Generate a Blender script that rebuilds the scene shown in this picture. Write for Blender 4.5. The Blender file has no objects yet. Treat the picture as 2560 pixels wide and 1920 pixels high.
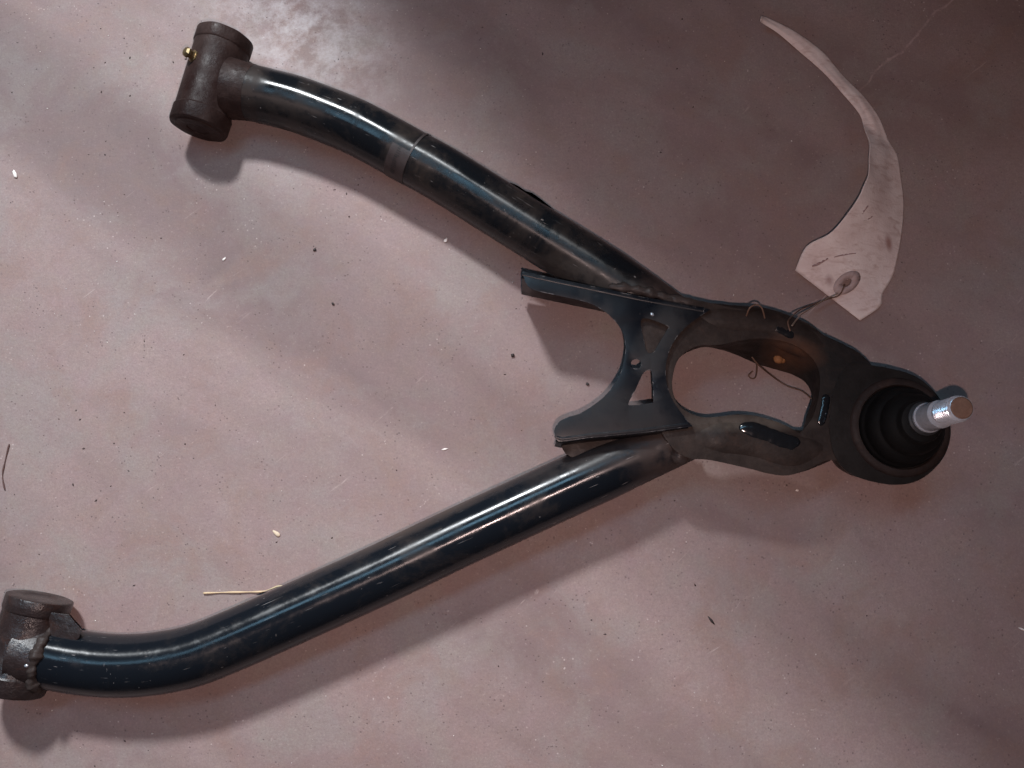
import bpy, bmesh, math, random
from mathutils import Vector, Matrix

# ------------------------------------------------------------------ camera
H = 0.505                       # lens height above the floor (m)
TILT = math.radians(9.5)
F = 2130.0                      # focal length in photo pixels
W2, H2 = 1280.0, 960.0
scene = bpy.context.scene
COL = scene.collection
cam_d = bpy.data.cameras.new("camera")
cam_d.sensor_width = 36.0
cam_d.lens = 36.0 * F / 2560.0
cam_d.clip_start = 0.01
cam_d.clip_end = 50.0
cam = bpy.data.objects.new("camera", cam_d)
cam.location = (0, 0, H)
cam.rotation_euler = (TILT, 0, 0)
COL.objects.link(cam)
scene.camera = cam
CT, ST = math.cos(TILT), math.sin(TILT)


def P(px, py, z=0.0):
    """photo pixel -> point of the place at height z (metres)"""
    x = (px - W2) / F
    y = (H2 - py) / F
    d = Vector((x, y * CT + ST, y * ST - CT))
    return Vector((0, 0, H)) + d * ((z - H) / d.z)


def PM(px, py, z):
    """metres per photo pixel around that spot"""
    return (P(px + 5, py, z) - P(px - 5, py, z)).length / 10.0


# ------------------------------------------------------------------ world and lamps
world = bpy.data.worlds.new("World")
scene.world = world
world.use_nodes = True
bg = world.node_tree.nodes["Background"]
bg.inputs[0].default_value = (0.55, 0.40, 0.42, 1)
bg.inputs[1].default_value = 0.055

KEY_DIR = Vector((-0.25, 1.0, 1.14)).normalized()
key_d = bpy.data.lights.new("shop_lamp", 'SPOT')
key_d.energy = 136.0
key_d.color = (0.93, 0.97, 1.0)
key_d.shadow_soft_size = 0.085
key_d.spot_size = math.radians(48)
key_d.spot_blend = 1.0
key = bpy.data.objects.new("shop_lamp", key_d)
key.location = P(700, 950) + KEY_DIR * 1.5
aim = P(250, 1450)
key.rotation_euler = (aim - key.location).to_track_quat('-Z', 'Y').to_euler()
COL.objects.link(key)

fl_d = bpy.data.lights.new("phone_flash", 'POINT')
fl_d.energy = 5.2
fl_d.color = (1.0, 0.73, 0.67)
fl_d.shadow_soft_size = 0.0025
fl = bpy.data.objects.new("phone_flash", fl_d)
fl.location = (0.009, -0.025, H + 0.002)
COL.objects.link(fl)

pan_d = bpy.data.lights.new("window_light", 'AREA')
pan_d.shape = 'RECTANGLE'
pan_d.size = 1.10
pan_d.size_y = 0.20
pan_d.energy = 5.4
pan_d.color = (0.38, 0.72, 1.0)
pan = bpy.data.objects.new("window_light", pan_d)
pan.location = (-0.32, 0.50, 1.35)
pan.rotation_euler = (P(900, 1200) - pan.location).to_track_quat('-Z', 'Y').to_euler()
COL.objects.link(pan)

vs = scene.view_settings
vs.view_transform = 'Standard'
vs.look = 'None'
vs.exposure = 0.0
vs.gamma = 1.0
vs.use_curve_mapping = False

random.seed(7)


# ------------------------------------------------------------------ material helpers
class NT:
    def __init__(self, name):
        self.m = bpy.data.materials.new(name)
        self.m.use_nodes = True
        self.t = self.m.node_tree
        self.b = self.t.nodes["Principled BSDF"]
        self.co = self.t.nodes.new("ShaderNodeTexCoord").outputs["Object"]

    def link(self, a, b):
        self.t.links.new(a, b)

    def val(self, s, v):
        if hasattr(v, "is_linked") or hasattr(v, "links"):
            self.link(v, s)
        else:
            s.default_value = v

    def mapping(self, rot=0.0, scale=(1, 1, 1), loc=(0, 0, 0), src=None):
        n = self.t.nodes.new("ShaderNodeMapping")
        n.inputs["Rotation"].default_value = (0, 0, rot)
        n.inputs["Scale"].default_value = scale
        n.inputs["Location"].default_value = loc
        self.link(src or self.co, n.inputs["Vector"])
        return n.outputs[0]

    def along(self, ang, sx, sy):
        """coordinates stretched along the direction ang of the floor"""
        a = self.mapping(-ang)
        return self.mapping(0, (sx, sy, 1), src=a)

    def noise(self, scale, detail=4, rough=0.55, vec=None, dist=0.0, out="Fac"):
        n = self.t.nodes.new("ShaderNodeTexNoise")
        n.inputs["Scale"].default_value = scale
        n.inputs["Detail"].default_value = detail
        n.inputs["Roughness"].default_value = rough
        n.inputs["Distortion"].default_value = dist
        self.link(vec or self.co, n.inputs["Vector"])
        return n.outputs[out]

    def voronoi(self, scale, feature='F1', vec=None, out="Distance"):
        n = self.t.nodes.new("ShaderNodeTexVoronoi")
        n.feature = feature
        n.inputs["Scale"].default_value = scale
        self.link(vec or self.co, n.inputs["Vector"])
        return n.outputs[out]

    def ramp(self, fac, a, b, ca=(0, 0, 0, 1), cb=(1, 1, 1, 1)):
        n = self.t.nodes.new("ShaderNodeValToRGB")
        n.color_ramp.elements[0].position = a
        n.color_ramp.elements[1].position = b
        n.color_ramp.elements[0].color = ca
        n.color_ramp.elements[1].color = cb
        self.link(fac, n.inputs[0])
        return n.outputs[0]

    def mix(self, fac, a, b, mode='MIX'):
        n = self.t.nodes.new("ShaderNodeMix")
        n.data_type = 'RGBA'
        n.blend_type = mode
        self.val(n.inputs[0], fac)
        self.val(n.inputs[6], a)
        self.val(n.inputs[7], b)
        return n.outputs[2]

    def math(self, op, a, b=0.0, clamp=False):
        n = self.t.nodes.new("ShaderNodeMath")
        n.operation = op
        n.use_clamp = clamp
        self.val(n.inputs[0], a)
        self.val(n.inputs[1], b)
        return n.outputs[0]

    def rng(self, v, a, b, c, d):
        n = self.t.nodes.new("ShaderNodeMapRange")
        self.link(v, n.inputs[0])
        for i, q in enumerate((a, b, c, d)):
            n.inputs[i + 1].default_value = q
        return n.outputs[0]

    def blob(self, p, rx, ry, rot=0.0, soft=0.5):
        """soft elliptic mask round the point p of the floor, 1 inside"""
        m = self.t.nodes.new("ShaderNodeMapping")
        m.vector_type = 'TEXTURE'
        m.inputs["Location"].default_value = (p.x, p.y, 0)
        m.inputs["Rotation"].default_value = (0, 0, rot)
        m.inputs["Scale"].default_value = (rx, ry, 1e3)
        self.link(self.co, m.inputs["Vector"])
        l = self.t.nodes.new("ShaderNodeVectorMath")
        l.operation = 'LENGTH'
        self.link(m.outputs[0], l.inputs[0])
        return self.rng(l.outputs["Value"], 1.0 + soft, 1.0 - soft, 0, 1)

    def bump(self, h, strength=0.3, dist=0.0005):
        n = self.t.nodes.new("ShaderNodeBump")
        n.inputs["Strength"].default_value = strength
        n.inputs["Distance"].default_value = dist
        self.link(h, n.inputs["Height"])
        self.link(n.outputs[0], self.b.inputs["Normal"])

    def set(self, **k):
        for n, v in k.items():
            self.val(self.b.inputs[n.replace("_", " ")], v)
        return self.m


def c4(r, g, b):
    return (r, g, b, 1.0)


# ---- floor
def floor_material():
    n = NT("dusty_red_concrete")
    big = n.noise(7, 5, 0.6)
    shade_streak = n.noise(5, 3, 0.55, n.along(math.radians(-34), 0.8, 2.6), 0.5)
    med = n.noise(38, 5, 0.65)
    fine = n.noise(260, 3, 0.7)
    base = n.mix(n.rng(big, 0.32, 0.68, 0, 1), c4(0.242, 0.170, 0.160), c4(0.302, 0.227, 0.215))
    base = n.mix(n.rng(shade_streak, 0.43, 0.66, 0.0, 0.95), base, c4(0.178, 0.124, 0.120))  # diagonal bands of soft shade painted into the floor colour
    base = n.mix(n.rng(med, 0.45, 0.72, 0, 0.24), base, c4(0.36, 0.285, 0.272))
    base = n.mix(n.rng(n.noise(16, 5, 0.65, n.mapping(0, (1, 1, 1), (4, 2, 0)), 0.4), 0.48, 0.62, 0, 0.75), base, c4(0.262, 0.222, 0.208))
    base = n.mix(n.rng(n.noise(21, 5, 0.65, n.mapping(0, (1, 1, 1), (1, 7, 0)), 0.4), 0.52, 0.66, 0, 0.65), base, c4(0.245, 0.158, 0.135))
    hue = n.noise(70, 3, 0.6, out="Color")
    base = n.mix(0.06, base, hue, 'OVERLAY')
    base = n.mix(n.rng(fine, 0.35, 0.65, 0.0, 0.30), base, c4(0.20, 0.142, 0.14))
    base = n.mix(n.rng(n.noise(760, 2, 0.8), 0.36, 0.66, 0.0, 0.34), base, c4(0.15, 0.105, 0.102))
    spk = n.noise(420, 4, 0.75, n.mapping(0, (1, 1, 1), (2, 5, 0)))
    base = n.mix(n.rng(spk, 0.60, 0.70, 0, 0.42), base, c4(0.41, 0.335, 0.315))
    base = n.mix(n.rng(spk, 0.40, 0.31, 0, 0.50), base, c4(0.135, 0.092, 0.088))
    # pale patch by the upper bushing
    pa = n.math('MULTIPLY', n.blob(P(735, 60), 0.050, 0.032, math.radians(-34), 0.9),
                n.rng(n.noise(58, 8, 0.78), 0.42, 0.62, 0, 1))
    base = n.mix(n.math('MULTIPLY', pa, 0.58), base, c4(0.56, 0.53, 0.54))
    # thin pale scuffs
    sc = n.noise(22, 5, 0.6, n.along(math.radians(42), 0.8, 7), 0.8)
    sc = n.math('MULTIPLY', n.rng(sc, 0.665, 0.70, 0, 1), n.rng(n.noise(11, 2), 0.5, 0.6, 0, 0.5))
    base = n.mix(sc, base, c4(0.45, 0.37, 0.35))
    # hairline scratch at the upper right: distance to a line, broken by noise
    a, b = P(2225, 150), P(2370, 5)
    d = (b - a).normalized()
    nor = Vector((-d.y, d.x, 0))
    vm = n.t.nodes.new("ShaderNodeVectorMath")
    vm.operation = 'DOT_PRODUCT'
    n.link(n.co, vm.inputs[0])
    vm.inputs[1].default_value = nor
    wob = n.math('MULTIPLY', n.math('SUBTRACT', n.noise(45, 3), 0.5), 0.012)
    dist = n.math('ABSOLUTE', n.math('SUBTRACT', n.math('ADD', vm.outputs["Value"], wob), nor.dot(a)))
    crack = n.math('MULTIPLY', n.rng(dist, 0.0011, 0.0003, 0, 1), n.blob((a + b) / 2, 0.055, 0.055, 0, 0.3))
    crack = n.math('MULTIPLY', crack, n.rng(n.noise(150, 2), 0.35, 0.6, 0.0, 0.55))
    base = n.mix(crack, base, c4(0.44, 0.33, 0.32))
    # dark pits and pale grains
    pit = n.math('MULTIPLY', n.rng(n.voronoi(330), 0.20, 0.10, 0, 1), n.rng(n.noise(60, 2), 0.50, 0.60, 0, 1))
    base = n.mix(n.math('MULTIPLY', pit, 0.66), base, c4(0.09, 0.062, 0.062))
    gr = n.math('MULTIPLY', n.rng(n.voronoi(260, vec=n.mapping(0.3, (1, 1, 1), (3, 1, 0))), 0.15, 0.08, 0, 1),
                n.rng(n.noise(34, 2), 0.55, 0.66, 0, 1))
    base = n.mix(n.math('MULTIPLY', gr, 0.55), base, c4(0.55, 0.47, 0.45))
    h = n.math('ADD', n.math('MULTIPLY', n.noise(900, 3, 0.7), 0.5), n.math('MULTIPLY', n.noise(120, 4), 1.0))
    h = n.math('SUBTRACT', h, n.math('MULTIPLY', pit, 0.9))
    n.bump(h, 0.35, 0.0006)
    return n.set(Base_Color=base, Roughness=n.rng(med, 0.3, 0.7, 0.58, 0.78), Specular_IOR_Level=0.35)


# ---- painted and bare metal
def paint_material(name, base, dust, dust_amt, r0, r1, chips=0.6, seed=0.0, wear=None, aniso=0.0, spec=0.27, edge=0.0):
    n = NT(name)
    v = n.mapping(0, (1, 1, 1), (seed, seed * 0.7, seed * 1.3))
    sm = n.noise(55, 5, 0.65, v)
    d = n.noise(24, 6, 0.7, v, 0.5)
    dm = n.rng(d, 0.62 - dust_amt * 0.3, 0.80 - dust_amt * 0.25, 0, 1)
    fine = n.noise(420, 3, 0.7, v)
    col = n.mix(n.math('MULTIPLY', dm, n.rng(fine, 0.3, 0.7, 0.55, 1.0)), c4(*base), c4(*dust))
    # chips down to bare metal
    ch = n.math('MULTIPLY', n.rng(n.voronoi(210, vec=n.mapping(math.radians(28), (1, 0.45, 1), (seed, 2, 0))), 0.115, 0.06, 0, 1),
                n.rng(n.noise(30, 3, 0.6, v), 0.56, 0.62, 0, chips))
    col = n.mix(ch, col, c4(0.30, 0.27, 0.26))
    rough = n.math('ADD', n.rng(sm, 0.3, 0.7, r0, r1), n.math('MULTIPLY', dm, 0.22), True)
    if wear:
        for p, rx, ry, rot, amt, wc in wear:
            k = n.math('MULTIPLY', n.blob(p, rx, ry, rot, 0.45), n.rng(n.noise(90, 5, 0.7, v), 0.34, 0.52, 0.2, 1.0))
            k = n.math('MULTIPLY', k, amt)
            col = n.mix(k, col, c4(*wc))
            rough = n.math('ADD', rough, n.math('MULTIPLY', k, 0.5), True)
    if aniso:
        # lengthwise scratches and handling marks, laid out along the tube
        tc = n.t.nodes.new("ShaderNodeTexCoord")
        uv = tc.outputs["UV"]
        sc1 = n.noise(1.0, 2, 0.5, n.mapping(0, (34, 120, 1), (seed, 0, 0), uv), 0.3)
        sc2 = n.noise(1.0, 2, 0.5, n.mapping(0.5, (150, 40, 1), (seed, 3, 0), uv), 0.3)
        sk = n.math('MULTIPLY', n.rng(sc1, 0.685, 0.735, 0, 0.75), n.rng(n.noise(40, 2, 0.6, v), 0.45, 0.55, 0, 1))
        sk2 = n.math('MULTIPLY', n.rng(sc2, 0.72, 0.76, 0, 0.6), n.rng(n.noise(33, 2, 0.6, n.mapping(0, (1, 1, 1), (9, 9, 9))), 0.48, 0.58, 0, 1))
        col = n.mix(sk, col, c4(0.20, 0.19, 0.19))
        col = n.mix(sk2, col, c4(0.26, 0.24, 0.23))
        br = n.noise(1.0, 4, 0.65, n.mapping(0, (22, 9, 1), (seed, 5, 0), uv))
        rough = n.math('ADD', rough, n.rng(br, 0.50, 0.70, 0, 0.16), True)
    if edge:
        geo = n.t.nodes.new("ShaderNodeNewGeometry")
        bv = n.t.nodes.new("ShaderNodeBevel")
        bv.samples = 4
        bv.inputs["Radius"].default_value = 0.0007
        dp = n.t.nodes.new("ShaderNodeVectorMath")
        dp.operation = 'DOT_PRODUCT'
        n.link(bv.outputs[0], dp.inputs[0])
        n.link(geo.outputs["True Normal"], dp.inputs[1])
        ek = n.math('MULTIPLY', n.rng(dp.outputs["Value"], 0.985, 0.90, 0, edge), n.rng(n.noise(130, 4, 0.7, v), 0.53, 0.63, 0, 1))
        col = n.mix(ek, col, c4(0.34, 0.32, 0.32))
    h = n.math('ADD', n.math('MULTIPLY', n.noise(160, 4, 0.6, v), 0.7), n.math('MULTIPLY', fine, 0.35))
    h = n.math('SUBTRACT', h, n.math('MULTIPLY', ch, 0.6))
    n.bump(h, 0.12, 0.0004)
    if aniso:
        tg = n.t.nodes.new("ShaderNodeTangent")
        tg.direction_type = 'UV_MAP'
        tg.uv_map = "UVMap"
        n.link(tg.outputs[0], n.b.inputs["Tangent"])
        n.set(Anisotropic=aniso, Anisotropic_Rotation=0.0)
    return n.set(Base_Color=col, Roughness=rough, Specular_IOR_Level=spec)


def rusty_material(name, a, b, rust, rust_amt, rough=0.62, bump=0.5, seed=0.0, wear=None, metal=0.0, spec=0.13):
    n = NT(name)
    v = n.mapping(0, (1, 1, 1), (seed, -seed, seed))
    col = n.mix(n.rng(n.noise(48, 6, 0.7, v), 0.33, 0.67, 0, 1), c4(*a), c4(*b))
    col = n.mix(n.rng(n.noise(75, 5, 0.7, v, 0.8), 0.66 - rust_amt * 0.25, 0.78, 0, min(1, rust_amt * 1.6)), col, c4(*rust))
    fine = n.noise(500, 3, 0.75, v)
    col = n.mix(n.rng(fine, 0.35, 0.7, 0, 0.35), col, c4(a[0] * 0.55, a[1] * 0.55, a[2] * 0.55))
    r = n.rng(n.noise(110, 4, 0.6, v), 0.3, 0.7, rough - 0.16, rough + 0.16)
    if wear:
        for p, rx, ry, rot, amt, wc in wear:
            k = n.math('MULTIPLY', n.blob(p, rx, ry, rot, 0.5), n.rng(n.noise(120, 5, 0.7, v), 0.36, 0.55, 0.5, 1.0))
            col = n.mix(n.math('MULTIPLY', k, amt), col, c4(*wc))
    n.bump(n.math('ADD', n.noise(210, 5, 0.65, v), n.math('MULTIPLY', fine, 0.4)), bump, 0.0006)
    return n.set(Base_Color=col, Roughness=r, Specular_IOR_Level=spec, Metallic=metal)


def plain(name, col, rough=0.5, metal=0.0, spec=0.5, nscale=300, namt=0.25, bump=0.15):
    n = NT(name)
    k = n.noise(nscale, 4, 0.65)
    c = n.mix(n.rng(k, 0.3, 0.7, 0, namt), c4(*col), c4(col[0] * 0.4, col[1] * 0.4, col[2] * 0.4))
    n.bump(k, bump, 0.0004)
    return n.set(Base_Color=c, Roughness=n.rng(n.noise(nscale * 0.4, 3), 0.3, 0.7, rough * 0.8, min(1, rough * 1.2)),
                 Metallic=metal, Specular_IOR_Level=spec)


GREY = (0.085, 0.075, 0.070)
BROWN = (0.060, 0.042, 0.038)
M = {}
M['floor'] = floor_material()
M['tube_a'] = paint_material("gloss_black_paint_upper", (0.0052, 0.0062, 0.0080), (0.030, 0.023, 0.020), 0.52, 0.16, 0.24, 0.12, 1.7,
                             [(P(1450, 700, .03), 0.036, 0.007, math.radians(-14), 0.55, (0.060, 0.052, 0.048)),
                              (P(1670, 752, .03), 0.018, 0.009, math.radians(-28), 0.7, (0.050, 0.034, 0.030)),
                              (P(725, 275, .03), 0.020, 0.006, math.radians(-14), 0.5, (0.034, 0.027, 0.024)),
                              (P(630, 215, .03), 0.008, 0.018, math.radians(-14), 0.9, (0.028, 0.021, 0.019))], 0.85, 0.34)
M['tube_b'] = paint_material("gloss_black_paint_lower", (0.0054, 0.0075, 0.0108), (0.026, 0.022, 0.021), 0.42, 0.16, 0.24, 0.15, 5.2,
                             [(P(1490, 1150, .03), 0.034, 0.006, math.radians(14), 0.45, (0.055, 0.046, 0.043)),
                              (P(1680, 1130, .03), 0.022, 0.020, math.radians(24), 0.9, (0.045, 0.033, 0.030)),
                              (P(1010, 1320, .03), 0.055, 0.004, math.radians(24), 0.6, (0.055, 0.041, 0.033))], 0.85, 0.42)
M['plate'] = paint_material("worn_satin_black_plate", (0.0034, 0.0046, 0.0074), (0.014, 0.0135, 0.015), 0.32, 0.26, 0.40, 0.3, 3.1,
                            [(P(1650, 850, .04), 0.020, 0.010, math.radians(60), 0.55, (0.026, 0.025, 0.026)),
                             (P(1520, 1040, .04), 0.030, 0.012, 0, 0.45, (0.022, 0.021, 0.022))], 0.0, 0.20, 0.65)
M['sleeve'] = rusty_material("dirty_sleeve_steel", (0.018, 0.0105, 0.0095), (0.042, 0.026, 0.0235), (0.042, 0.017, 0.012), 0.5, 0.50, 0.75, 2.0,
                             [(P(502, 195, .035), 0.011, 0.020, math.radians(-16), 1.0, (0.012, 0.004, 0.0035))])
M['sleeve_b'] = rusty_material("oily_sleeve_steel", (0.014, 0.0095, 0.0095), (0.032, 0.022, 0.022), (0.050, 0.020, 0.013), 0.5, 0.36, 0.9, 5.0, None, 0.0, 0.40)
M['loop'] = rusty_material("grimy_bracket_steel", (0.015, 0.0105, 0.0095), (0.040, 0.029, 0.025), (0.056, 0.030, 0.022), 0.40, 0.52, 0.45, 8.0,
                           [(P(2110, 930, .035), 0.026, 0.026, 0, 0.95, (0.011, 0.010, 0.010)),
                            (P(1850, 1062, .035), 0.032, 0.004, 0, 0.9, (0.075, 0.062, 0.052)),
                            (P(1960, 895, .02), 0.013, 0.006, math.radians(-20), 0.6, (0.10, 0.045, 0.025))])
M['housing'] = rusty_material("black_oxide_housing", (0.010, 0.0085, 0.008), (0.017, 0.014, 0.013), (0.045, 0.030, 0.025), 0.18, 0.5, 0.3, 4.0)
M['lip'] = rusty_material("rusty_housing_lip", (0.016, 0.011, 0.010), (0.030, 0.021, 0.019), (0.042, 0.024, 0.020), 0.5, 0.6, 0.4, 6.0)
M['boot'] = plain("black_boot_rubber", (0.0034, 0.0032, 0.0033), 0.68, 0, 0.16, 220, 0.3, 0.12)
M['zinc'] = plain("zinc_plated_stud", (0.72, 0.79, 0.88), 0.20, 0.62, 0.5, 420, 0.35, 0.25)
M['collar'] = plain("dark_collar_steel", (0.055, 0.058, 0.062), 0.42, 0.6, 0.5, 300, 0.4, 0.2)
M['tip'] = rusty_material("rusty_stud_end", (0.12, 0.070, 0.050), (0.19, 0.115, 0.085), (0.10, 0.04, 0.028), 0.4, 0.7, 0.4, 1.0)
M['weld'] = rusty_material("burnt_weld_metal", (0.024, 0.018, 0.017), (0.055, 0.043, 0.040), (0.050, 0.031, 0.026), 0.35, 0.42, 0.5, 3.0)
M['gloss'] = plain("thick_black_paint_run", (0.008, 0.009, 0.011), 0.16, 0, 0.6, 160, 0.3, 0.3)
M['brass'] = plain("brass_fitting", (0.30, 0.22, 0.12), 0.40, 0.9, 0.5, 380, 0.4, 0.2)
M['sticker'] = plain("worn_sticker_strip", (0.034, 0.024, 0.024), 0.55, 0, 0.4, 240, 0.5, 0.2)
M['print'] = plain("faded_sticker_print", (0.014, 0.012, 0.013), 0.55, 0, 0.4)
M['wire'] = rusty_material("brown_tie_wire", (0.10, 0.055, 0.040), (0.17, 0.105, 0.075), (0.10, 0.04, 0.03), 0.3, 0.5, 0.2, 2.0)
M['wire_pale'] = plain("pale_tie_wire", (0.42, 0.33, 0.27), 0.32, 0.7, 0.5)
M['straw'] = plain("dry_straw", (0.62, 0.47, 0.30), 0.6, 0, 0.3)
M['dark_straw'] = plain("dark_straw", (0.10, 0.055, 0.05), 0.7, 0, 0.3)
M['seed'] = plain("pale_seed_husk", (0.66, 0.54, 0.40), 0.6, 0, 0.3)
M['white'] = plain("white_chip", (0.80, 0.74, 0.70), 0.5, 0, 0.4)
M['dark'] = plain("dark_grit", (0.025, 0.018, 0.018), 0.6, 0, 0.4)
M['brown_grit'] = plain("brown_grit", (0.075, 0.052, 0.050), 0.7, 0, 0.3)
M['ink'] = plain("brown_pen_ink", (0.30, 0.20, 0.195), 0.7, 0, 0.2)


def tag_material():
    n = NT("stained_tag_paper")
    col = n.mix(n.rng(n.noise(45, 5, 0.6), 0.3, 0.7, 0, 1), c4(0.56, 0.45, 0.43), c4(0.68, 0.60, 0.575))
    col = n.mix(n.rng(n.noise(90, 5, 0.7, n.mapping(0.9, (1, 3, 1)), 0.6), 0.50, 0.70, 0, 0.7), col, c4(0.40, 0.27, 0.24))
    col = n.mix(n.math('MULTIPLY', n.blob(P(2212, 615), 0.0022, 0.0042, 0.2, 0.6), 0.75), col, c4(0.26, 0.12, 0.10))
    col = n.mix(n.math('MULTIPLY', n.blob(P(2062, 710), 0.002, 0.003, 0.2, 0.6), 0.6), col, c4(0.26, 0.15, 0.14))
    n.bump(n.math('ADD', n.noise(130, 4, 0.6), n.math('MULTIPLY', n.noise(700, 2), 0.3)), 0.6, 0.0009)
    return n.set(Base_Color=col, Roughness=0.6, Specular_IOR_Level=0.35)


M['tag'] = tag_material()
M['ring'] = plain("brown_tag_ring", (0.38, 0.29, 0.28), 0.7, 0, 0.3)


# ------------------------------------------------------------------ mesh helpers
def finish(name, bm, mat, parent=None, angle=35, origin=None):
    bmesh.ops.recalc_face_normals(bm, faces=bm.faces)
    me = bpy.data.meshes.new(name)
    bm.to_mesh(me)
    bm.free()
    me.polygons.foreach_set("use_smooth", [True] * len(me.polygons))
    if angle:
        me.set_sharp_from_angle(angle=math.radians(angle))
    me.materials.append(mat)
    o = bpy.data.objects.new(name, me)
    COL.objects.link(o)
    if origin is not None:
        me.transform(Matrix.Translation(-origin))
        o.location = origin
    if parent is not None:
        o.parent = parent
        t = parent
        loc = Vector()
        while t is not None:
            loc += t.location
            t = t.parent
        o.location = o.location - loc if parent.type == 'EMPTY' else o.location
        if parent.type != 'EMPTY':
            o.location = (origin if origin is not None else Vector()) - loc
    return o


def tagit(o, label=None, cat=None, group=None, kind=None):
    for k, v in (("label", label), ("category", cat), ("group", group), ("kind", kind)):
        if v:
            o[k] = v
    return o


def empty(name, loc):
    o = bpy.data.objects.new(name, None)
    o.location = loc
    o.empty_display_size = 0.02
    COL.objects.link(o)
    return o


def smooth(pts, n=6, closed=True):
    """Hermite resample; a point given with a third value is a sharp corner"""
    out = []
    N = len(pts)
    V = [Vector((p[0], p[1])) for p in pts]
    corner = [len(p) > 2 for p in pts]

    def tan(i):
        if corner[i]:
            return Vector((0, 0))
        a = V[(i - 1) % N] if closed or i > 0 else V[i]
        b = V[(i + 1) % N] if closed or i < N - 1 else V[i]
        return (b - a) * 0.5
    for i in range(N if closed else N - 1):
        p0, p1 = V[i], V[(i + 1) % N]
        t0, t1 = tan(i), tan((i + 1) % N)
        for k in range(n):
            t = k / n
            out.append(p0 * (2 * t**3 - 3 * t**2 + 1) + t0 * (t**3 - 2 * t**2 + t) + p1 * (-2 * t**3 + 3 * t**2) + t1 * (t**3 - t**2))
    if not closed:
        out.append(V[-1])
    return out


def path3(pts, n=8):
    """open Catmull-Rom through 3D points"""
    out = []
    N = len(pts)
    for i in range(N - 1):
        a, b, c, d = pts[max(i - 1, 0)], pts[i], pts[i + 1], pts[min(i + 2, N - 1)]
        for k in range(n):
            t = k / n
            out.append(0.5 * ((2 * b) + (c - a) * t + (2 * a - 5 * b + 4 * c - d) * t * t + (3 * b - a - 3 * c + d) * t**3))
    out.append(pts[-1].copy())
    return out


def frames(path):
    up = Vector((0, 0, 1))
    fr = []
    for i, p in enumerate(path):
        t = (path[min(i + 1, len(path) - 1)] - path[max(i - 1, 0)]).normalized()
        s = t.cross(up)
        s = s.normalized() if s.length > 1e-6 else Vector((1, 0, 0))
        fr.append((p, t, s, s.cross(t)))
    return fr


def sweep(bm, path, rad, seg=40, cap=True, a0=None, a1=None, squash=None):
    """tube (or a strip of it between the angles a0..a1) along a path"""
    rows = []
    uvl = bm.loops.layers.uv.get("UVMap") or bm.loops.layers.uv.new("UVMap")
    full = a0 is None
    m = seg if full else seg + 1
    fr = frames(path)
    for i, (p, t, s, u) in enumerate(fr):
        r = rad[i] if isinstance(rad, (list, tuple)) else rad
        row = []
        for k in range(m):
            a = 2 * math.pi * k / seg if full else a0 + (a1 - a0) * k / seg
            v = s * math.cos(a) + u * math.sin(a) * (squash[i] if squash else 1.0)
            row.append(bm.verts.new(p + v * r))
        rows.append(row)
    for i in range(len(rows) - 1):
        for k in range(seg):
            k2 = (k + 1) % m
            f = bm.faces.new((rows[i][k], rows[i][k2], rows[i + 1][k2], rows[i + 1][k]))
            for l, (uu, vv_) in zip(f.loops, ((i, k), (i, k + 1), (i + 1, k + 1), (i + 1, k))):
                l[uvl].uv = (uu / len(rows), vv_ / seg)
    if full and cap:
        bm.faces.new(rows[0][::-1])
        bm.faces.new(rows[-1])
    return rows


def lathe(bm, base, axis, prof, seg=56, jitter=0.0, rnd=None):
    axis = axis.normalized()
    x = axis.cross(Vector((0, 0, 1)))
    x = x.normalized() if x.length > 1e-4 else Vector((1, 0, 0))
    y = axis.cross(x)
    rows = []
    for r, h in prof:
        row = []
        for k in range(seg):
            a = 2 * math.pi * k / seg
            rr = max(r, 1e-6)
            if jitter:
                rr *= 1 + jitter * (rnd.random() - 0.5)
            row.append(bm.verts.new(base + axis * h + (x * math.cos(a) + y * math.sin(a)) * rr))
        rows.append(row)
    for i in range(len(rows) - 1):
        for k in range(seg):
            k2 = (k + 1) % seg
            bm.faces.new((rows[i][k], rows[i][k2], rows[i + 1][k2], rows[i + 1][k]))
    bm.faces.new(rows[0][::-1])
    bm.faces.new(rows[-1])


def loft_plate(name, top, bot, holes, zt, zb, bev, mat, parent, seg=3, angle=40):
    """stamped piece: outline at the top and bottom plus holes [(top, bottom)], pixels of the photo"""
    bm = bmesh.new()
    tl, bl, te = [], [], []

    def ring(pt, pb):
        a = [bm.verts.new(P(q.x, q.y, zt)) for q in pt]
        b = [bm.verts.new(P(q.x, q.y, zb(q.x, q.y) if callable(zb) else zb)) for q in pb]
        n = len(a)
        ea = [bm.edges.new((a[i], a[(i + 1) % n])) for i in range(n)]
        eb = [bm.edges.new((b[i], b[(i + 1) % n])) for i in range(n)]
        for i in range(n):
            j = (i + 1) % n
            bm.faces.new((a[i], a[j], b[j], b[i]))
        return ea, eb
    ea, eb = ring(top, bot)
    A, B = list(ea), list(eb)
    for h in holes:
        e1, e2 = ring(*h)
        A += e1
        B += e2
    bmesh.ops.triangle_fill(bm, use_beauty=True, use_dissolve=False, edges=A, normal=(0, 0, 1))
    bmesh.ops.triangle_fill(bm, use_beauty=True, use_dissolve=False, edges=B, normal=(0, 0, -1))
    bmesh.ops.recalc_face_normals(bm, faces=bm.faces)
    if bev:
        bmesh.ops.bevel(bm, geom=A, offset=bev, segments=seg, profile=0.5, affect='EDGES', clamp_overlap=True)
    return finish(name, bm, mat, parent, angle)


def S(pts, n=6):
    return smooth(pts, n)


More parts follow.
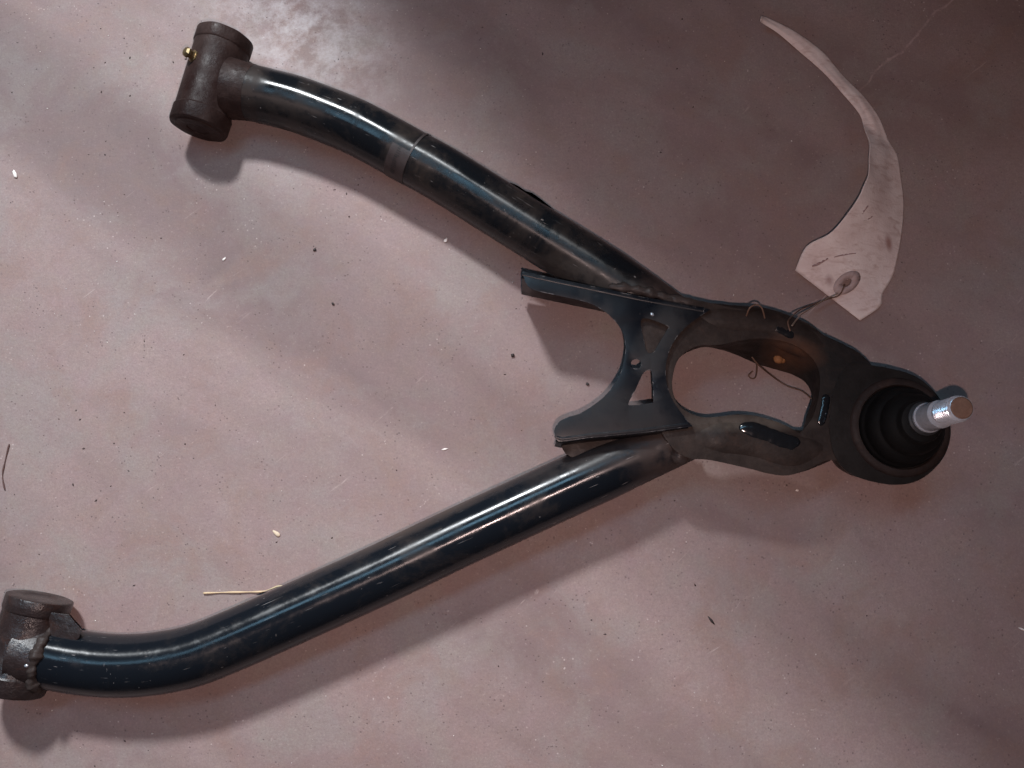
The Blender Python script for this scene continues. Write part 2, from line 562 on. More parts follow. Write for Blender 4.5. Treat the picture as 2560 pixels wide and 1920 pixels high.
def lumps(name, pts, mat, parent, seed=1, sub=2):
    """weld bead: overlapping uneven drops, pts = [(point, radius, flat)]"""
    rnd = random.Random(seed)
    bm = bmesh.new()
    for p, r, fl_ in pts:
        s = bmesh.ops.create_icosphere(bm, subdivisions=sub, radius=r)
        sx, sy = rnd.uniform(0.8, 1.25), rnd.uniform(0.8, 1.25)
        a = rnd.random() * 6.28
        for v in s["verts"]:
            q = v.co.copy()
            q = Vector((q.x * sx, q.y * sy, q.z * fl_))
            q = Matrix.Rotation(a, 3, 'Z') @ q
            q *= 1 + 0.12 * math.sin(q.x * 900 + a) * math.cos(q.y * 700)
            v.co = q + p
    return finish(name, bm, mat, parent, 0)


def bead(name, pts, r, mat, parent, seed=1, flat=0.5, rough=0.25):
    """weld bead or thick paint run: one uneven drawn-out lump along pts"""
    rnd = random.Random(seed)
    path = path3(pts, 9)
    n = len(path)
    ph = [rnd.random() * 6.28 for _ in range(6)]
    rad_ = []
    for i in range(n):
        t = i / (n - 1)
        e = min(1.0, 6 * t, 6 * (1 - t)) ** 0.5
        rad_.append(r * max(0.05, e) * (1 + rough * (0.5 * math.sin(t * 19 + ph[0]) + 0.5 * math.sin(t * 47 + ph[1]))))
    bm = bmesh.new()
    rows_ = sweep(bm, path, rad_, 14, squash=[flat] * n)
    for i, row in enumerate(rows_):
        for k, v in enumerate(row):
            c = path[i]
            v.co = c + (v.co - c) * (1 + rough * 0.5 * math.sin(k * 1.3 + i * 0.9 + ph[2]) * math.sin(k * 0.7 - i * 0.6 + ph[3]))
    return finish(name, bm, mat, parent, 0)


# ------------------------------------------------------------------ floor
def build_floor():
    bm = bmesh.new()
    n, half = 8, 1.6
    vs_ = [[bm.verts.new((-half + 2 * half * i / n, -half + 2 * half * j / n, 0)) for j in range(n + 1)] for i in range(n + 1)]
    for i in range(n):
        for j in range(n):
            bm.faces.new((vs_[i][j], vs_[i + 1][j], vs_[i + 1][j + 1], vs_[i][j + 1]))
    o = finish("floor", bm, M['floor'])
    tagit(o, "dusty reddish grey concrete floor with pits, scuffs and a pale patch", None, None, "structure")


build_floor()


# added board above the picture: shades the right of the floor from the lamp
def build_light_blocker():
    L = key.location.copy()
    t = 0.58
    a, b = L.lerp(P(800, -60), t), L.lerp(P(2060, 1500), t)
    d = (b - a).normalized()
    a, b = a - d * 0.22, b + d * 0.22
    side = Vector((-d.y, d.x, 0)).normalized()
    if side.x < 0:
        side = -side
    bm = bmesh.new()
    q = [a, b, b + side * 0.50, a + side * 0.50]
    top = [bm.verts.new(Vector((v.x, v.y, v.z + 0.0015))) for v in q]
    bot = [bm.verts.new(v) for v in q]
    bm.faces.new(top)
    bm.faces.new(bot[::-1])
    for k in range(4):
        bm.faces.new((top[k], bot[k], bot[(k + 1) % 4], top[(k + 1) % 4]))
    o = finish("added_light_blocker", bm, plain("light_blocker_black", (0.03, 0.03, 0.03), 0.6), None, 30, origin=(a + b) / 2)
    tagit(o, "added black board blocking the lamp, above the picture", "lamp flap")  # no real lamp flap: added only to block the lamp


build_light_blocker()


# added rod above the picture: its blurred shadow makes a diagonal floor band
def build_shadow_rod():
    L = key.location.copy()
    t = 0.70
    line = [(-500, -190), (115, 240), (560, 560), (1000, 880), (1400, 1160), (1850, 1500), (2350, 1880), (2900, 2300)]
    path = path3([L.lerp(P(x, y), t) for x, y in line], 6)
    n = len(path)
    bm = bmesh.new()
    sweep(bm, path, [0.0052 + 0.0034 * i / (n - 1) for i in range(n)], 12)
    o = finish("added_shadow_rod", bm, plain("shadow_rod_black", (0.02, 0.02, 0.02), 0.6), None, 30, origin=path[n // 2].copy())
    tagit(o, "added black rod casting a soft band on the floor, above the picture", "cable")  # no real cable: added only to cast the band


build_shadow_rod()

# ------------------------------------------------------------------ control arm
ARM = empty("control_arm", P(1250, 1000))
tagit(ARM, "black painted A-shaped steel suspension arm with ball joint stud, lying on concrete", "control arm")
R = 0.0167
ZT = 0.0188


def tube_z(x):
    """the arm rests on its sleeves and climbs towards the ball joint"""
    return ZT + 0.0050 * max(0.0, (x - 250) / 1400.0)



upper_px = [(575, 222), (632, 233), (745, 262), (868, 309), (936, 342), (1030, 394), (1118, 443), (1299, 556), (1480, 668), (1600, 745), (1690, 806)]
up_path = path3([P(x, y, tube_z(x)) for x, y in upper_px], 10)
n_u = len(up_path)
rad, sq = [], []
for i in range(n_u):
    t = i / (n_u - 1)
    k = max(0.0, (t - 0.82) / 0.18)
    rad.append(R * (1 - 0.12 * k))
    sq.append(1 - 0.30 * k)
bm = bmesh.new()
sweep(bm, up_path, rad, 44, squash=sq)
tube_a = finish("tube", bm, M['tube_a'], ARM)
tagit(tube_a, "shorter bent black tube with worn sticker strip")

lower_px = [(60, 1630), (112, 1640), (200, 1656), (292, 1664), (384, 1659), (480, 1640), (575, 1604), (730, 1536), (947, 1438), (1168, 1333), (1400, 1226), (1580, 1145), (1720, 1085)]
lo_path = path3([P(x, y, tube_z(x)) for x, y in lower_px], 10)
n_l = len(lo_path)
rad = [R * (1 - 0.14 * max(0.0, (i / (n_l - 1) - 0.88) / 0.12)) for i in range(n_l)]
sq = [1 - 0.30 * max(0.0, (i / (n_l - 1) - 0.88) / 0.12) for i in range(n_l)]
bm = bmesh.new()
sweep(bm, lo_path, rad, 44, squash=sq)
tube_b = finish("tube", bm, M['tube_b'], ARM)
tagit(tube_b, "longer black tube with glossy scratched paint")

# worn sticker strip round the upper tube
sp0, sp1 = P(999, 376, tube_z(999)), P(1040, 399, tube_z(1040))
seg_path = [sp0.lerp(sp1, t / 6) for t in range(7)]
bm = bmesh.new()
sweep(bm, seg_path, R + 0.00025, 26, a0=math.radians(-25), a1=math.radians(80))
st = finish("sticker", bm, M['sticker'], tube_a)
tagit(st, "worn brownish sticker strip with faded illegible print")
bm = bmesh.new()
dv = (sp1 - sp0)
sweep(bm, [sp1 - dv * 0.02, sp1 + dv * 0.10], R + 0.0003, 40, a0=math.radians(-10), a1=math.radians(175))
finish("sticker_edge", bm, M['sticker'], tube_a)
bm = bmesh.new()
rr = random.Random(5)
for k in range(15):
    t0 = 0.30 + 0.022 * 0
    a = math.radians(18 + k * 4.3)
    w = rr.uniform(0.14, 0.30)
    q0, q1 = sp0.lerp(sp1, 0.36), sp0.lerp(sp1, 0.36 + w)
    sweep(bm, [q0, q1], R + 0.0004, 2, a0=a, a1=a + math.radians(rr.uniform(1.2, 2.6)))
finish("print", bm, M['print'], st)

# small tab on the far side of the upper tube
tab = S([(1205, 440), (1232, 438), (1250, 447, 1), (1290, 462), (1312, 476), (1330, 482, 1), (1350, 496), (1380, 520), (1396, 536, 1), (1398, 548), (1360, 560), (1280, 520)], 5)
loft_plate("tab", tab, tab, [], 0.0285, 0.025, 0.0008, M['tube_a'], ARM)


# ---- bushing sleeves
def sleeve(pa, pb, rmm, zerk_t, zerk_up, seed, mat='sleeve', rings=(1, -1)):
    a, b = P(*pa, 0.0185), P(*pb, 0.0185)
    ax = b - a
    L = ax.length
    e = 0.0012
    prof = [(0.0002, 0.0004), (0.0082, 0.0004), (0.0092, 0.0), (rmm - e, 0), (rmm - e * 0.3, e * 0.3), (rmm, e), (rmm, 0.0075), (rmm - 0.0003, 0.0082),
            (rmm - 0.0007, 0.0086), (rmm - 0.0007, L - 0.0108), (rmm - 0.0004, L - 0.0102), (rmm, L - 0.0096), (rmm, L - e), (rmm - e * 0.3, L - e * 0.3), (rmm - e, L)]
    bm = bmesh.new()
    lathe(bm, a, ax, prof, 64)
    for v in bm.verts:
        q = v.co
        c = a + ax * ((q - a).dot(ax) / ax.length_squared)
        v.co = c + (q - c) * (1 + 0.016 * math.sin(q.x * 420 + seed) * math.sin(q.z * 380 + seed) + 0.012 * math.sin(q.y * 260 + q.x * 150))
    o = finish("bushing_sleeve", bm, M[mat], ARM, 30)
    axn = ax.normalized()
    # end rings with the bore
    for base, d, nm in ((b, axn, 1), (a, -axn, -1)):
        if nm not in rings:
            continue
        bm = bmesh.new()
        lathe(bm, base - d * 0.001, d, [(rmm * 0.82, 0), (rmm * 0.82, 0.0012), (rmm * 0.79, 0.0017), (rmm * 0.42, 0.0017), (rmm * 0.38, 0.0013), (rmm * 0.36, 0.0001), (0.0, 0.0001)], 48)
        finish("end_ring", bm, M[mat], o, 30)
    # grease fitting
    up = Vector((0, 0, 1))
    side = axn.cross(up)
    if side.x > 0:
        side = -side
    zd = (side * math.cos(zerk_up) + up * math.sin(zerk_up)).normalized()
    zb = a + ax * zerk_t + zd * (rmm - 0.0042)
    bm = bmesh.new()
    lathe(bm, zb, zd, [(0.0042, 0), (0.0042, 0.0034), (0.0030, 0.0037), (0.0026, 0.0050), (0.0026, 0.0060), (0.0034, 0.0066), (0.0034, 0.0078), (0.0022, 0.0090), (0.0009, 0.0093)], 6)
    f = finish("grease_fitting", bm, M['brass'], o, 30)
    return o


s1 = sleeve((563, 94), (496, 322), 0.0174, 0.37, math.radians(56), 1)
tagit(s1, "grimy brown sleeve on the shorter tube")
s2 = sleeve((101, 1492), (26, 1729), 0.0172, 0.46, math.radians(30), 2, 'sleeve_b', (1,))
tagit(s2, "grimy sleeve cut by the picture's edge")


# collar of weld between sleeve and tube
def weld_ring(name, path, i0, i1, r0, r1, mat, seed, jitter=0.05):
    rnd = random.Random(seed)
    pts = path[i0:i1 + 1]
    bm = bmesh.new()
    rows = sweep(bm, pts, [r0 + (r1 - r0) * k / (len(pts) - 1) for k in range(len(pts))], 48, cap=False)
    for i, row in enumerate(rows):
        ph = rnd.random() * 6
        for k, v in enumerate(row):
            c = pts[i]
            v.co = c + (v.co - c) * (1 + jitter * 0.5 * math.sin(k * 1.9 + ph) * rnd.uniform(0.5, 1))
    return finish(name, bm, mat, ARM, 0)


weld_ring("weld_collar", up_path, 0, 10, 0.0186, 0.01685, M['sleeve'], 1, 0.012)
weld_ring("weld_collar", lo_path, 0, 12, 0.0188, 0.01685, M['sleeve_b'], 2, 0.02)
p_, t_, s_, u_ = frames(lo_path)[12]
bead("weld_bead", [p_ + (s_ * math.cos(math.radians(a_)) + u_ * math.sin(math.radians(a_))) * 0.0168 for a_ in range(-30, 200, 23)], 0.0026, M['weld'], ARM, 3, 1.0, 0.45)
# small bright lumps on the second sleeve, two of them as bolt heads
for sx, sy, sz in ((27, 1523, 0.0300), (24, 1730, 0.0330), (66, 1664, 0.0355)):
    lumps("bright_lump", [(P(sx, sy, sz), 0.0013, 0.6)], M['zinc'], s2, sx, 1)
# gusset tab between the lower sleeve and its tube
g = S([(120, 1530, 1), (172, 1536, 1), (188, 1556), (205, 1574, 1), (190, 1602), (130, 1612, 1)], 4)
loft_plate("gusset", g, g, [], 0.0290, 0.0240, 0.0008, M['sleeve_b'], ARM)

# ---- lower bracket plates under the cross plate, beside the tubes
lw = S([(1392, 1088, 1), (1404, 1118), (1425, 1142), (1480, 1150), (1600, 1140), (1730, 1120), (1730, 1070, 1), (1560, 1075)], 4)
loft_plate("side_plate", lw, lw, [], 0.0330, 0.020, 0.0018, M['loop'], ARM)
# ---- loop bracket
hole_top = [(1740, 866), (1800, 862), (1850, 852), (1905, 846), (1962, 854), (2010, 876), (2042, 912), (2050, 955), (2044, 1005), (2028, 1050),
            (1999, 1083, 1), (1970, 1066), (1938, 1053), (1890, 1040), (1840, 1036), (1800, 1041), (1759, 1043), (1720, 1030), (1694, 1008), (1682, 978), (1682, 940), (1698, 895)]
hole_bot = [(1752, 869), (1800, 874), (1845, 889), (1890, 909), (1940, 924), (1982, 937), (2014, 957), (2030, 988), (2026, 1012), (2016, 1040),
            (2000, 1086), (1971, 1069), (1939, 1056), (1890, 1043), (1840, 1039), (1800, 1044), (1759, 1046), (1719, 1033), (1692, 1010), (1679, 979), (1679, 940), (1697, 895)]
outer = [(1680, 742), (1727, 747), (1830, 768), (1938, 788), (1998, 815), (2057, 837), (2117, 865), (2150, 884), (2185, 925), (2190, 1000), (2185, 1080),
         (2150, 1130), (2105, 1150), (2065, 1152), (2015, 1176), (1966, 1189), (1920, 1184), (1878, 1173), (1779, 1151), (1725, 1146), (1690, 1128), (1664, 1098), (1648, 1066),
         (1636, 1030), (1652, 980), (1650, 925), (1634, 890), (1602, 872), (1588, 830), (1620, 775)]


def loop_under(x, y):
    """underside of the loop: deep along its far side, shallow along the near bar"""
    k = min(1.0, max(0.0, (y - 925) / 110.0))
    return 0.015 + 0.019 * k * k * (3 - 2 * k)


outer_b = [((x - 1860) * 0.985 + 1858, (y - 960) * 0.95 + 962) for x, y in outer]
loop = loft_plate("loop_bracket", S(outer, 5), S(outer_b, 5), [(S(hole_top, 5), S(hole_bot, 5))], 0.0420, loop_under, 0.0050, M['loop'], ARM, 5, 70)
tagit(loop, "grimy brown bracket with a large rounded opening and rust spot")
# rounded limbs pressed into the loop
def limb(px, r, zc, sq_, seed):
    path = path3([P(x, y, zc) for x, y in px], 8)
    n = len(path)
    rnd_ = random.Random(seed)
    ph = rnd_.random() * 6
    bm = bmesh.new()
    rr_ = [r * min(1.0, 0.30 + 2.4 * min(i, n - 1 - i) / (n - 1)) ** 0.6 for i in range(n)]
    sweep(bm, path, rr_, 28, squash=[sq_] * n)
    return finish("limb", bm, M['loop'], loop, 0)


limb([(1672, 770), (1740, 790), (1820, 806), (1900, 812), (1980, 838), (2050, 876), (2110, 910)], 0.0100, 0.0355, 0.80, 1)
limb([(1690, 1100), (1750, 1098), (1820, 1098), (1890, 1108), (1960, 1128), (2030, 1122), (2090, 1110)], 0.0125, 0.0360, 0.66, 2)
# rust lump on its inner wall
lumps("rust_spot", [(P(1946, 897, 0.0262), 0.0034, 0.6), (P(1956, 900, 0.0255), 0.0024, 0.6)],
      rusty_material("orange_rust", (0.20, 0.085, 0.035), (0.27, 0.12, 0.05), (0.2, 0.07, 0.03), 0.3), loop, 4)

# thick glossy paint runs and welds on the loop
def run(px, r, z, flat, seed, nm="paint_run", mat='gloss', rough=0.08):
    return bead(nm, [P(x, y, z) for x, y in px], r, M[mat], loop, seed, flat, rough)


run([(1846, 1070), (1880, 1076), (1915, 1088), (1950, 1102), (1982, 1112), (1992, 1120)], 0.0048, 0.0430, 0.36, 11, 'paint_run', 'gloss', 0.05)
run([(2064, 985), (2064, 1005), (2058, 1035), (2050, 1065)], 0.0024, 0.0418, 0.36, 12, 'paint_run', 'gloss', 0.06)
run([(1935, 812), (1962, 826), (1990, 838)], 0.0032, 0.0425, 0.30, 13, 'paint_run', 'gloss', 0.06)
run([(2010, 846), (2045, 858), (2085, 885)], 0.0046, 0.0402, 0.35, 14)
# uneven welds where the tubes meet the brackets
run([(1655, 1070), (1690, 1100), (1702, 1130), (1690, 1160)], 0.0052, 0.0345, 0.75, 21, "weld_bead", 'weld', 0.035)
run([(1520, 716), (1580, 722), (1640, 736), (1700, 752), (1760, 762)], 0.0024, 0.0405, 0.7, 23, "weld_bead", 'weld', 0.4)

# ---- cross plate on top of the tubes
ZP = 0.0460
plate_out = [(1306, 679, 1), (1400, 699), (1497, 719), (1600, 741), (1776, 774, 1), (1741, 797), (1708, 824), (1683, 857), (1669, 892), (1664, 930), (1671, 974), (1688, 1011),
             (1716, 1048), (1732, 1066, 1), (1600, 1083), (1480, 1094), (1406, 1104), (1390, 1098), (1385, 1080), (1394, 1058), (1416, 1044), (1454, 1031), (1497, 1003), (1524, 976),
             (1551, 933), (1562, 890), (1563, 862), (1554, 827), (1535, 800), (1510, 778), (1470, 757), (1400, 740), (1334, 725), (1314, 706)]
tri_a = [(1602, 802), (1622, 797), (1668, 815), (1668, 824), (1645, 862), (1634, 880), (1618, 880), (1608, 840)]
tri_b = [(1608, 933), (1626, 926), (1630, 940), (1633, 1000), (1628, 1007), (1578, 1013), (1572, 1006), (1590, 972)]
rnd_h = [(1590 + 13 * math.cos(a), 910 + 12 * math.sin(a)) for a in [2 * math.pi * k / 10 for k in range(10)]]
cp = loft_plate("cross_plate", S(plate_out, 5), S(plate_out, 5), [(S(tri_a, 4), S(tri_a, 4)), (S(tri_b, 4), S(tri_b, 4)), (S(rnd_h, 3), S(rnd_h, 3))],
                ZP, ZP - 0.0036, 0.0011, M['plate'], ARM, 3, 50)
tagit(cp, "hourglass black plate with two triangular holes and a round one")


def flange(line, drop, th, out, nm="flange"):
    """folded-down edge of the cross plate: a strip under its fold"""
    pts_ = [P(x, y, ZP - 0.0012) for x, y in line]
    bm = bmesh.new()
    prev = None
    for i, p in enumerate(pts_):
        t = (pts_[min(i + 1, len(pts_) - 1)] - pts_[max(i - 1, 0)]).normalized()
        nrm = Vector((-t.y, t.x, 0)) * out
        a = [bm.verts.new(p + nrm * 0.0002), bm.verts.new(p - nrm * th), bm.verts.new(p - nrm * th + Vector((0, 0, -drop))), bm.verts.new(p + nrm * 0.0014 + Vector((0, 0, -drop)))]
        if prev:
            for k in range(4):
                bm.faces.new((prev[k], prev[(k + 1) % 4], a[(k + 1) % 4], a[k]))
        else:
            bm.faces.new(a)
        prev = a
    bm.faces.new(prev[::-1])
    t_ = (pts_[-1] - pts_[0]).normalized()
    nn = Vector((-t_.y, t_.x, 0)) * out
    sweep(bm, [p - nn * 0.0016 + Vector((0, 0, -0.0007)) for p in pts_], 0.0022, 14)
    return finish(nm, bm, M['plate'], cp, 30)


flange([(1308, 680), (1400, 700), (1497, 720), (1600, 742), (1760, 771)], 0.036, 0.003, 1)
flange([(1392, 1101), (1406, 1105), (1480, 1095), (1600, 1084), (1720, 1068)], 0.020, 0.003, -1)
# dried weld drop by the upper triangle
lumps("weld_bead", [(P(1630, 786, ZP), 0.0011, 0.7)], M['zinc'], cp, 8, 1)

# ---- ball joint
hs = [(2135, 905), (2180, 913), (2217, 919), (2276, 935), (2316, 959), (2348, 994), (2370, 1038), (2377, 1082), (2366, 1130), (2338, 1170), (2294, 1202), (2240, 1212), (2180, 1204), (2130, 1186),
      (2097, 1157), (2078, 1110), (2074, 1040), (2086, 970), (2108, 925)]
hc = P(2240, 1070, 0.036)
hb = [((x - 2225) * 0.84 + 2190, (y - 1065) * 0.84 + 1078) for x, y in hs]
ho = loft_plate("ball_joint_housing", S(hs, 5), S(hb, 5), [], 0.0440, 0.0005, 0.0045, M['housing'], ARM, 5, 60)
tagit(ho, "rounded black ball joint housing")
bc = P(2250, 1068, 0.044)
bm = bmesh.new()
lathe(bm, Vector((bc.x, bc.y, 0.008)), Vector((0, 0, 1)), [(0.0275, 0.0350), (0.0272, 0.0362), (0.0262, 0.0372), (0.0245, 0.0378), (0.0232, 0.0378), (0.0226, 0.0370), (0.0226, 0.0340)], 72)
finish("lip", bm, M['lip'], ho, 50)
bm = bmesh.new()
lathe(bm, Vector((bc.x, bc.y, 0.008)), Vector((0, 0, 1)),
      [(0.0222, 0.0350), (0.0222, 0.0376), (0.0217, 0.0388), (0.0209, 0.0395), (0.0207, 0.0402), (0.0208, 0.0420), (0.0204, 0.0445), (0.0193, 0.0468), (0.0178, 0.0484), (0.0169, 0.0490),
       (0.0166, 0.0494), (0.0166, 0.0502), (0.0163, 0.0522), (0.0153, 0.0544), (0.0138, 0.0562), (0.0122, 0.0576), (0.0114, 0.0584), (0.0112, 0.0602), (0.0105, 0.0614), (0.0090, 0.0618)], 72)
bt = finish("rubber_boot", bm, M['boot'], ARM, 40)
tagit(bt, "black stepped rubber dust boot")
zax = Vector((0.015, 0.02, 1)).normalized()
sb = Vector((bc.x, bc.y, 0.005))
bm = bmesh.new()
lathe(bm, sb, zax, [(0.0088, 0.058), (0.0088, 0.0665), (0.0080, 0.0672)], 48)
finish("stud_collar", bm, M['collar'], ARM)
bm = bmesh.new()
prof = [(0.0066, 0.066), (0.0074, 0.0675), (0.0077, 0.0680), (0.0077, 0.0694), (0.0072, 0.0700), (0.0070, 0.0820), (0.0058, 0.0832), (0.0056, 0.0856)]
zz = 0.0860
while zz < 0.0985:
    prof += [(0.0064, zz), (0.0064, zz + 0.0004), (0.0058, zz + 0.0008), (0.0058, zz + 0.0010)]
    zz += 0.0015
prof += [(0.0062, 0.0995), (0.0056, 0.1008), (0.0050, 0.1010)]
lathe(bm, sb, zax, prof, 48)
sd = finish("stud", bm, M['zinc'], ARM, 35)
tagit(sd, "bright zinc plated stud")
bm = bmesh.new()
lathe(bm, sb, zax, [(0.0053, 0.0995), (0.0053, 0.1012), (0.0046, 0.1018), (0.0015, 0.1019)], 36)
finish("stud_end", bm, M['tip'], sd)

# ------------------------------------------------------------------ curled tag
right = [(1903, 40), (1922, 47), (1985, 78), (2057, 131), (2106, 189), (2159, 242), (2197, 295), (2221, 353), (2243, 391), (2253, 454), (2259, 512), (2255, 575), (2245, 637), (2231, 690), (2206, 735), (2200, 766), (2150, 801)]
left = [(1901, 54), (1912, 62), (1946, 84), (1995, 126), (2057, 180), (2101, 228), (2147, 283), (2160, 320), (2173, 358), (2172, 396), (2171, 435), (2159, 464), (2144, 497), (2106, 550), (2072, 585), (2016, 616), (1988, 676)]
rs = smooth([(x, y) for x, y in right], 6, False)
ls_ = smooth([(x, y) for x, y in left], 6, False)
NR, NCOL = len(rs), 36
bm = bmesh.new()
rows = []


def tag_z(u, v):
    """height of the tag: u 0 tip..1 wide end, v 0 left edge..1 right edge"""
    lift = 0.0010 + 0.0200 * max(0.0, math.sin(math.pi * min(1.0, max(0.0, (u - 0.42) / 0.62)))) * (1 - v) ** 1.5
    tip = 0.010 * max(0.0, 1 - u / 0.22) ** 1.3
    arch = 0.0022 * math.sin(math.pi * v) * (0.4 + 0.6 * u)
    crease = 0.0007 * math.sin(u * 23 + v * 5) * math.sin(u * 9 - v * 7) + 0.0006 * abs(math.sin(u * 14 + v * 3.1))
    return lift + tip + arch + crease * (0.25 + 0.75 * u) + 0.0003


for i in range(NR):
    u = i / (NR - 1)
    row = []
    for j in range(NCOL + 1):
        v = j / NCOL
        q = ls_[i].lerp(rs[i], v)
        if u > 0.9:                       # straight cut lower end
            pass
        row.append((q, tag_z(u, v)))
    rows.append(row)
hc_px, ha, hb_, hrot = Vector((2117, 707)), 13.0, 8.0, math.radians(-38)


def in_el(q, s=1.0):
    d = q - hc_px
    x = d.x * math.cos(hrot) + d.y * math.sin(hrot)
    y = -d.x * math.sin(hrot) + d.y * math.cos(hrot)
    return (x / (ha * s)) ** 2 + (y / (hb_ * s)) ** 2 < 1


vv = [[bm.verts.new(P(q.x, q.y, z)) for q, z in row] for row in rows]
for i in range(NR - 1):
    for j in range(NCOL):
        c = (rows[i][j][0] + rows[i + 1][j + 1][0]) / 2
        if in_el(c, 1.25):
            continue
        bm.faces.new((vv[i][j], vv[i][j + 1], vv[i + 1][j + 1], vv[i + 1][j]))


def surf(px, py):
    """height of the tag under that pixel"""
    best, z = 1e9, 0
    q0 = Vector((px, py))
    for row in rows:
        for q, zz_ in row:
            d = (q - q0).length_squared
            if d < best:
                best, z = d, zz_
    return z


for v in [v for v in bm.verts if not v.link_faces]:
    bm.verts.remove(v)
tag_o = P(2180, 560, 0)
TG = empty("tag", tag_o)
tagit(TG, "curled off-white sickle-shaped tag with a small hole, wired to the arm", "tag")
sheet = finish("sheet", bm, M['tag'], TG, 60)
so = sheet.modifiers.new("thickness", 'SOLIDIFY')
so.thickness = 0.0005
so.offset = 0
# reinforcing ring round the hole
bm = bmesh.new()
rin, rout = [], []
for k in range(40):
    a = 2 * math.pi * k / 40
    for lst, s1_, s2_ in ((rin, ha * 1.05, hb_ * 0.95), (rout, 39, 23)):
        x, y = s1_ * math.cos(a), s2_ * math.sin(a)
        q = hc_px + Vector((x * math.cos(hrot) - y * math.sin(hrot), x * math.sin(hrot) + y * math.cos(hrot)))
        lst.append(bm.verts.new(P(q.x, q.y, surf(q.x, q.y) + 0.00055)))
for k in range(40):
    j = (k + 1) % 40
    bm.faces.new((rin[k], rin[j], rout[j], rout[k]))
rg = finish("hole_ring", bm, M['ring'], TG, 0)
so = rg.modifiers.new("thickness", 'SOLIDIFY')
so.thickness = 0.0003


def ink(pts_, w):
    bm = bmesh.new()
    pp = smooth(pts_, 6, False)
    path = [P(q.x, q.y, surf(q.x, q.y) + 0.0004) for q in pp]
    n = len(path)
    sweep(bm, path, [w * (0.35 + 0.65 * math.sin(math.pi * (0.08 + 0.84 * i / (n - 1)))) for i in range(n)], 6, squash=[0.15] * n)
    return finish("ink_stroke", bm, M['ink'], TG, 0)


ink([(2028, 666), (2045, 660), (2070, 646)], 0.0007)
ink([(2085, 643), (2110, 637), (2140, 633)], 0.0004)
ink([(2155, 535), (2165, 520), (2172, 512)], 0.0005)
ink([(2160, 552), (2175, 545), (2183, 538)], 0.0004)

# ------------------------------------------------------------------ tie wire
TW = empty("tie_wire", P(1990, 790, 0))
tagit(TW, "thin brown twisted wire looping from the tag hole round the arm", "wire")


def wire(pts_, r, mat, nm="strand"):
    bm = bmesh.new()
    path = path3([P(*p) for p in pts_], 8)
    sweep(bm, path, r, 8)
    return finish(nm, bm, M[mat], TW, 0)


zt = surf(2060, 735)
wire([(2112, 712, surf(2112, 712)), (2098, 738, surf(2098, 728) + 0.0016), (2068, 748, zt + 0.0018), (2030, 762, 0.010), (2003, 773, 0.018), (1985, 786, 0.034), (1970, 803, 0.0455), (1975, 828, 0.0460)], 0.00042, 'wire')
wire([(2094, 734, surf(2094, 728) + 0.0018), (2062, 749, zt + 0.0022), (2035, 766, 0.012), (2006, 784, 0.026), (1992, 798, 0.041), (1980, 814, 0.0460)], 0.00045, 'wire_pale')
wire([(1866, 790, 0.0430), (1874, 770, 0.0465), (1890, 762, 0.047), (1904, 769, 0.0465), (1912, 796, 0.0430)], 0.00045, 'wire')
wire([(1880, 893, 0.026), (1896, 912, 0.022), (1930, 940, 0.011), (1968, 965, 0.008), (2005, 978, 0.012), (2032, 1000, 0.020)], 0.00045, 'wire')
wire([(1893, 908, 0.014), (1892, 930, 0.009), (1888, 944, 0.004), (1878, 946, 0.003), (1872, 938, 0.003), (1882, 928, 0.003)], 0.00045, 'wire')


# ------------------------------------------------------------------ litter on the floor
def chip(name, px, py, w, l, rot, mat, label, cat, seed, hgt=0.45, group=None):
    rnd_ = random.Random(seed)
    s = PM(px, py, 0)
    bm = bmesh.new()
    r = bmesh.ops.create_icosphere(bm, subdivisions=2, radius=0.5)
    for v in r["verts"]:
        q = v.co.copy()
        q *= 1 + 0.25 * math.sin(q.x * 7 + seed) * math.cos(q.y * 9 + seed * 2)
        q = Vector((q.x * l * s, q.y * w * s, q.z * w * s * hgt))
        v.co = q
    bmesh.ops.rotate(bm, verts=bm.verts, matrix=Matrix.Rotation(rot, 3, 'Z'))
    c = P(px, py, 0)
    zmin = min(v.co.z for v in bm.verts)
    o = finish(name, bm, M[mat], None, 0)
    o.location = (c.x, c.y, -zmin - 0.00005)
    return tagit(o, label, cat, group)


def straw(px_pts, r, mat, label):
    bm = bmesh.new()
    path = path3([P(x, y, z) for x, y, z in px_pts], 6)
    sweep(bm, path, [r * (0.75 + 0.25 * math.sin(i * 0.9)) for i in range(len(path))], 8)
    o = finish("straw", bm, M[mat], None, 0, origin=P(px_pts[0][0], px_pts[0][1], 0))
    return tagit(o, label, "straw")


straw([(508, 1483, 0.0008), (560, 1481, 0.0008), (620, 1480, 0.0009), (660, 1478, 0.0012), (700, 1465, 0.0016), (730, 1470, 0.001)], 0.00062, 'straw',
      "pale dry straw poking out from under the longer tube")
straw([(23, 1110, 0.0005), (12, 1155, 0.0005), (6, 1190, 0.0005), (12, 1225, 0.0005)], 0.0005, 'dark_straw', "thin dark bristle at the left edge of the floor")
chip("seed_husk", 691, 1333, 10, 24, math.radians(-38), 'seed', "pale oval seed husk on the floor above the longer tube", "seed", 3)
chip("paint_flake", 38, 436, 9, 24, math.radians(-66), 'white', "white curved flake near the left edge of the floor", "flake", 5, 0.5)
chip("paint_flake", 1115, 601, 8, 13, math.radians(60), 'white', "white fleck in the shadow beneath the shorter tube", "flake", 6, 0.6)
chip("paint_flake", 1112, 1123, 5, 17, math.radians(12), 'white', "thin white sliver left of the cross plate's lower corner", "flake", 8, 0.5)
chip("paint_flake", 561, 648, 6, 12, math.radians(50), 'white', "white fleck on open floor below the shorter tube's bend", "flake", 12, 0.5)
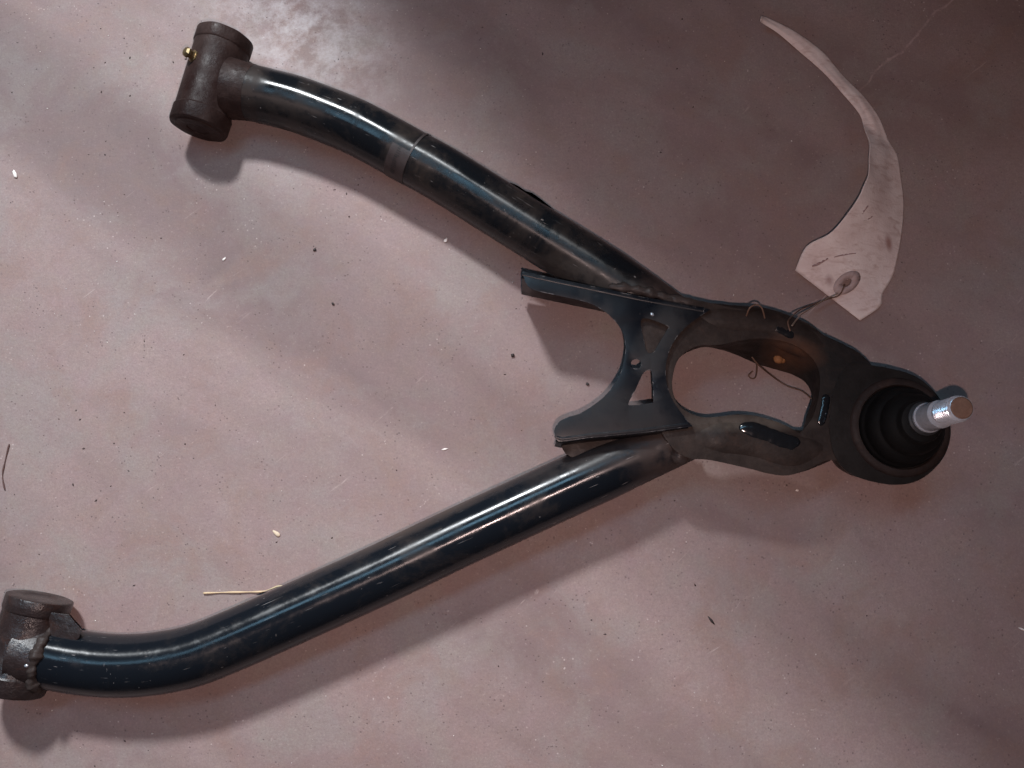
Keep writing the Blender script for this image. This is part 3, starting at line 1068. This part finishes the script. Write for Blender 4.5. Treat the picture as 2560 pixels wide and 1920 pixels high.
chip("grit_grain", 787, 625, 7, 9, 0.4, 'dark', "black grain nearest the shorter tube's shadow edge", "grit", 9, 0.7)
chip("grit_grain", 833, 760, 6, 9, -0.7, 'dark', "black grain on open floor between the two tubes, middle of three", "grit", 10, 0.7)
chip("grit_grain", 1282, 889, 9, 10, 0.2, 'dark', "black grain left of the cross plate's shadow", "grit", 11, 0.7)
chip("grit_grain", 1469, 961, 7, 10, -0.8, 'dark', "black grain beside the waist of the cross plate", "grit", 13, 0.7)
chip("grit_sliver", 1778, 1551, 6, 24, math.radians(-52), 'dark', "dark sliver on the floor at lower right", "grit", 14, 0.5)
chip("paint_flake", 2556, 1573, 5, 22, math.radians(-25), 'white', "pale sliver at the right edge of the floor", "flake", 15, 0.5)
chip("paint_flake", 1992, 1226, 6, 8, 0.3, 'white', "tiny white fleck under the loop bracket", "flake", 16, 0.6)


def grit(name, n, smin, smax, mat, seed, label):
    rnd_ = random.Random(seed)
    bm = bmesh.new()
    for _ in range(n):
        while True:
            px, py = rnd_.uniform(-200, 2760), rnd_.uniform(-150, 2050)
            if rnd_.random() < (0.15 + 0.85 * max(0.0, 1 - px / 2200)) * (0.1 + max(0.0, math.sin(px * 0.0061 + seed) * math.sin(py * 0.0073 + px * 0.002 + seed * 2)) ** 1.5):
                break
        c = P(px, py, 0)
        s = smin + (smax - smin) * rnd_.random() ** 2.5
        el = rnd_.uniform(1, 2.2)
        a = rnd_.random() * 6.28
        vs_ = []
        for dx, dy, dz in ((1, 0, .3), (0, 1, .3), (-1, 0, .3), (0, -1, .3), (.2, .1, 1), (0, 0, -.1)):
            x, y = dx * s * el * rnd_.uniform(.7, 1.2), dy * s * rnd_.uniform(.7, 1.2)
            vs_.append(bm.verts.new((c.x + x * math.cos(a) - y * math.sin(a), c.y + x * math.sin(a) + y * math.cos(a), dz * s * 0.7)))
        for k in range(4):
            bm.faces.new((vs_[k], vs_[(k + 1) % 4], vs_[4]))
            bm.faces.new((vs_[(k + 1) % 4], vs_[k], vs_[5]))
    o = finish(name, bm, M[mat], None, 0)
    tagit(o, label, None, None, "stuff")


grit("dark_grit", 420, 0.00014, 0.0006, 'brown_grit', 31, "fine dark grit scattered over the concrete")
grit("pale_grit", 130, 0.00014, 0.0005, 'white', 32, "fine pale grit scattered over the concrete")
